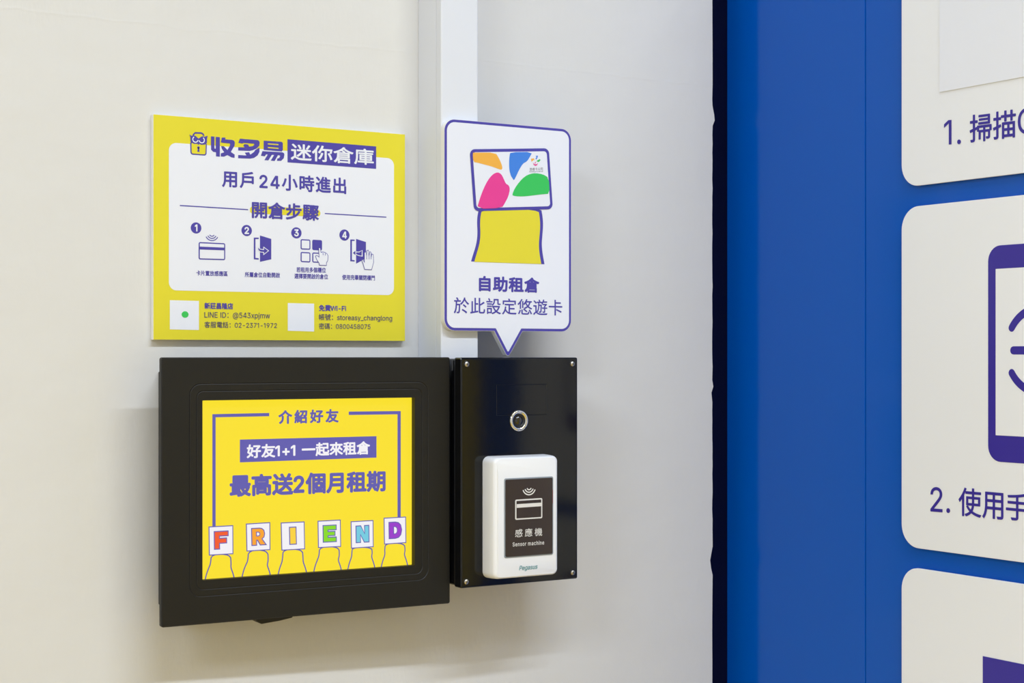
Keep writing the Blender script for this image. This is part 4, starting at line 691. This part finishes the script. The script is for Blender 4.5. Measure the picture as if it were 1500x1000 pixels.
for r in (.0022, .0044, .0066): flat([stroke(arc(a, b+.001, r, 200, 340), .0010)], e1, bT)
o = obj('card_icon', bD, M_rw, pt); obj('icon_fill', bL, M_plate, o); obj('icon_detail', bT, M_rw, o)
text(FR, pt, M_rw, '感應機', 754.4, 780.8, 794.2, 778.4, 12, e1, bold=.006, spacing=1.45, plane_c=pc)
text(FR, pt, M_rw, 'Sensor machine', 750.8, 797.2, 797, 794.2, 6.2, e1, bold=.02, spacing=1.15, plane_c=pc)
pg = text(FR, rd, M_teal, 'Pegasus', 760.2, 832.8, 786.5, 830.4, 8.5, D_, slant=.2, bold=.01, plane_c=D_-.0006)
for v_ in pg.data.vertices:                      # follow the slope of the shell below its crease
    v_.co.y += .0012*(zc1-v_.co.z)/(zc1-fb-.0013) - .00006
a, b = FR.P(808.8, 727, pc); obj('indicator_lamp', prism(fillet(rect(a, b-.006, a+.0009, b+.006), .0003, 3), D_, D_+.0008), M_led, rd)

# ------------------------------------------------------------------ blue wall: three step cards
CC = .0046
def onR(px, py, c=CC): return WR.P(px, py, c)
c_left = onR(1320.5, 500)[0]; CW = .310
t2 = onR(1320.5, 304.2)[1]; b2 = onR(1321, 799.6)[1]; CH = t2-b2
bot1 = onR(1320.5, 274.6)[1]; top3 = onR(1320, 828.6)[1]
def stepcard(b0_, label):
    F = Face((XB, -(c_left+CW/2), b0_), -math.pi/2)
    t = thing('step_card', label, 'sign', F, 'white step cards on the blue partition')
    bd = fillet(rect(-CW/2, 0, CW/2, CH), .020, 12)
    obj('board', prism(bd, .0018, CC-.0001), M_card, t, bevel=.0003)
    obj('backing_tape', prism(rect(-CW/2+.015, .012, CW/2-.015, CH-.012), .0003, .0018), M_core, t)
    return F, t
F1, T1 = stepcard(bot1, 'upper white card with a pasted white sheet above step one lettering')
F2, T2 = stepcard(b2, 'middle white card with a purple phone picture above step two lettering')
F3, T3 = stepcard(top3-CH, 'lowest white card with a solid purple rectangle, partly out of frame')
k1, k2, k3 = CC+.00015, CC+.0003, CC+.00045
pq_l = F1.P(1377.4, 135, CC); 
obj('pasted_sheet', prism(rect(pq_l[0], pq_l[1], -pq_l[0], min(pq_l[1]+2*abs(pq_l[0]), CH-.02)), CC, CC+.0009), M_paper, T1)
text(F1, T1, M_dpur, '1.', 1383, 194.3, 1407.8, 192.8, 36, k1, bold=.008, plane_c=CC)
text(F1, T1, M_dpur, '掃描', 1420.5, 189, 1488.3, 180.5, 40.5, k1, bold=.015, plane_c=CC)
text(F1, T1, M_dpur, 'Q', 1491, 180, 1518, 176.5, 41, k1, bold=.006, plane_c=CC)
pl_, ptp = F2.P(1447.6, 357, CC)[0], F2.P(1447.6, 360.5, CC)[1]; pbt = F2.P(1447.6, 675, CC)[1]
o = obj('phone_picture', flat([fillet(rect(pl_, pbt, -pl_, ptp), .013, 8)], k1), M_dpur, T2)
il = F2.P(1458.8, 400, CC)[0]; it = F2.P(1458.8, 393.8, CC)[1]; ib2 = F2.P(1458.8, 637.2, CC)[1]
obj('phone_screen', flat([rect(il, ib2, -il, it)], k2), M_card, o)
zc = F2.P(1485, 513, CC)[1]; xl_ = F2.P(1485, 513, CC)[0]
xs_, zs_ = F2.P(1482.5, 480, CC); zr = zs_-zc; rad = math.hypot(xs_, zr); an = math.degrees(math.atan2(zr, -xs_))
bm = flat([stroke(arc(0, zc, rad, an, 180-an, 24), .0066, 1), stroke(arc(0, zc, rad, 180+an, 360-an, 24), .0066, 1), stroke([(xl_, zc), (-xl_, zc)], .0068, 1)], k3)
obj('screen_symbol', bm, M_dpur, o)
text(F2, T2, M_dpur, '2.', 1363, 730.8, 1391.9, 732.8, 36.5, k1, bold=.010, plane_c=CC)
text(F2, T2, M_dpur, '使用', 1404.2, 734, 1470, 740.3, 42, k1, bold=.012, plane_c=CC)
text(F2, T2, M_dpur, '手', 1473.7, 740.7, 1507, 744, 40, k1, bold=.012, plane_c=CC)
a, b = F3.P(1439.7, 960.5, CC)
obj('purple_rectangle', flat([rect(a, b-.13, -a, b)], k1), M_dpur, T3)

bpy.data.objects.remove(_to); bpy.data.objects.remove(_lo)
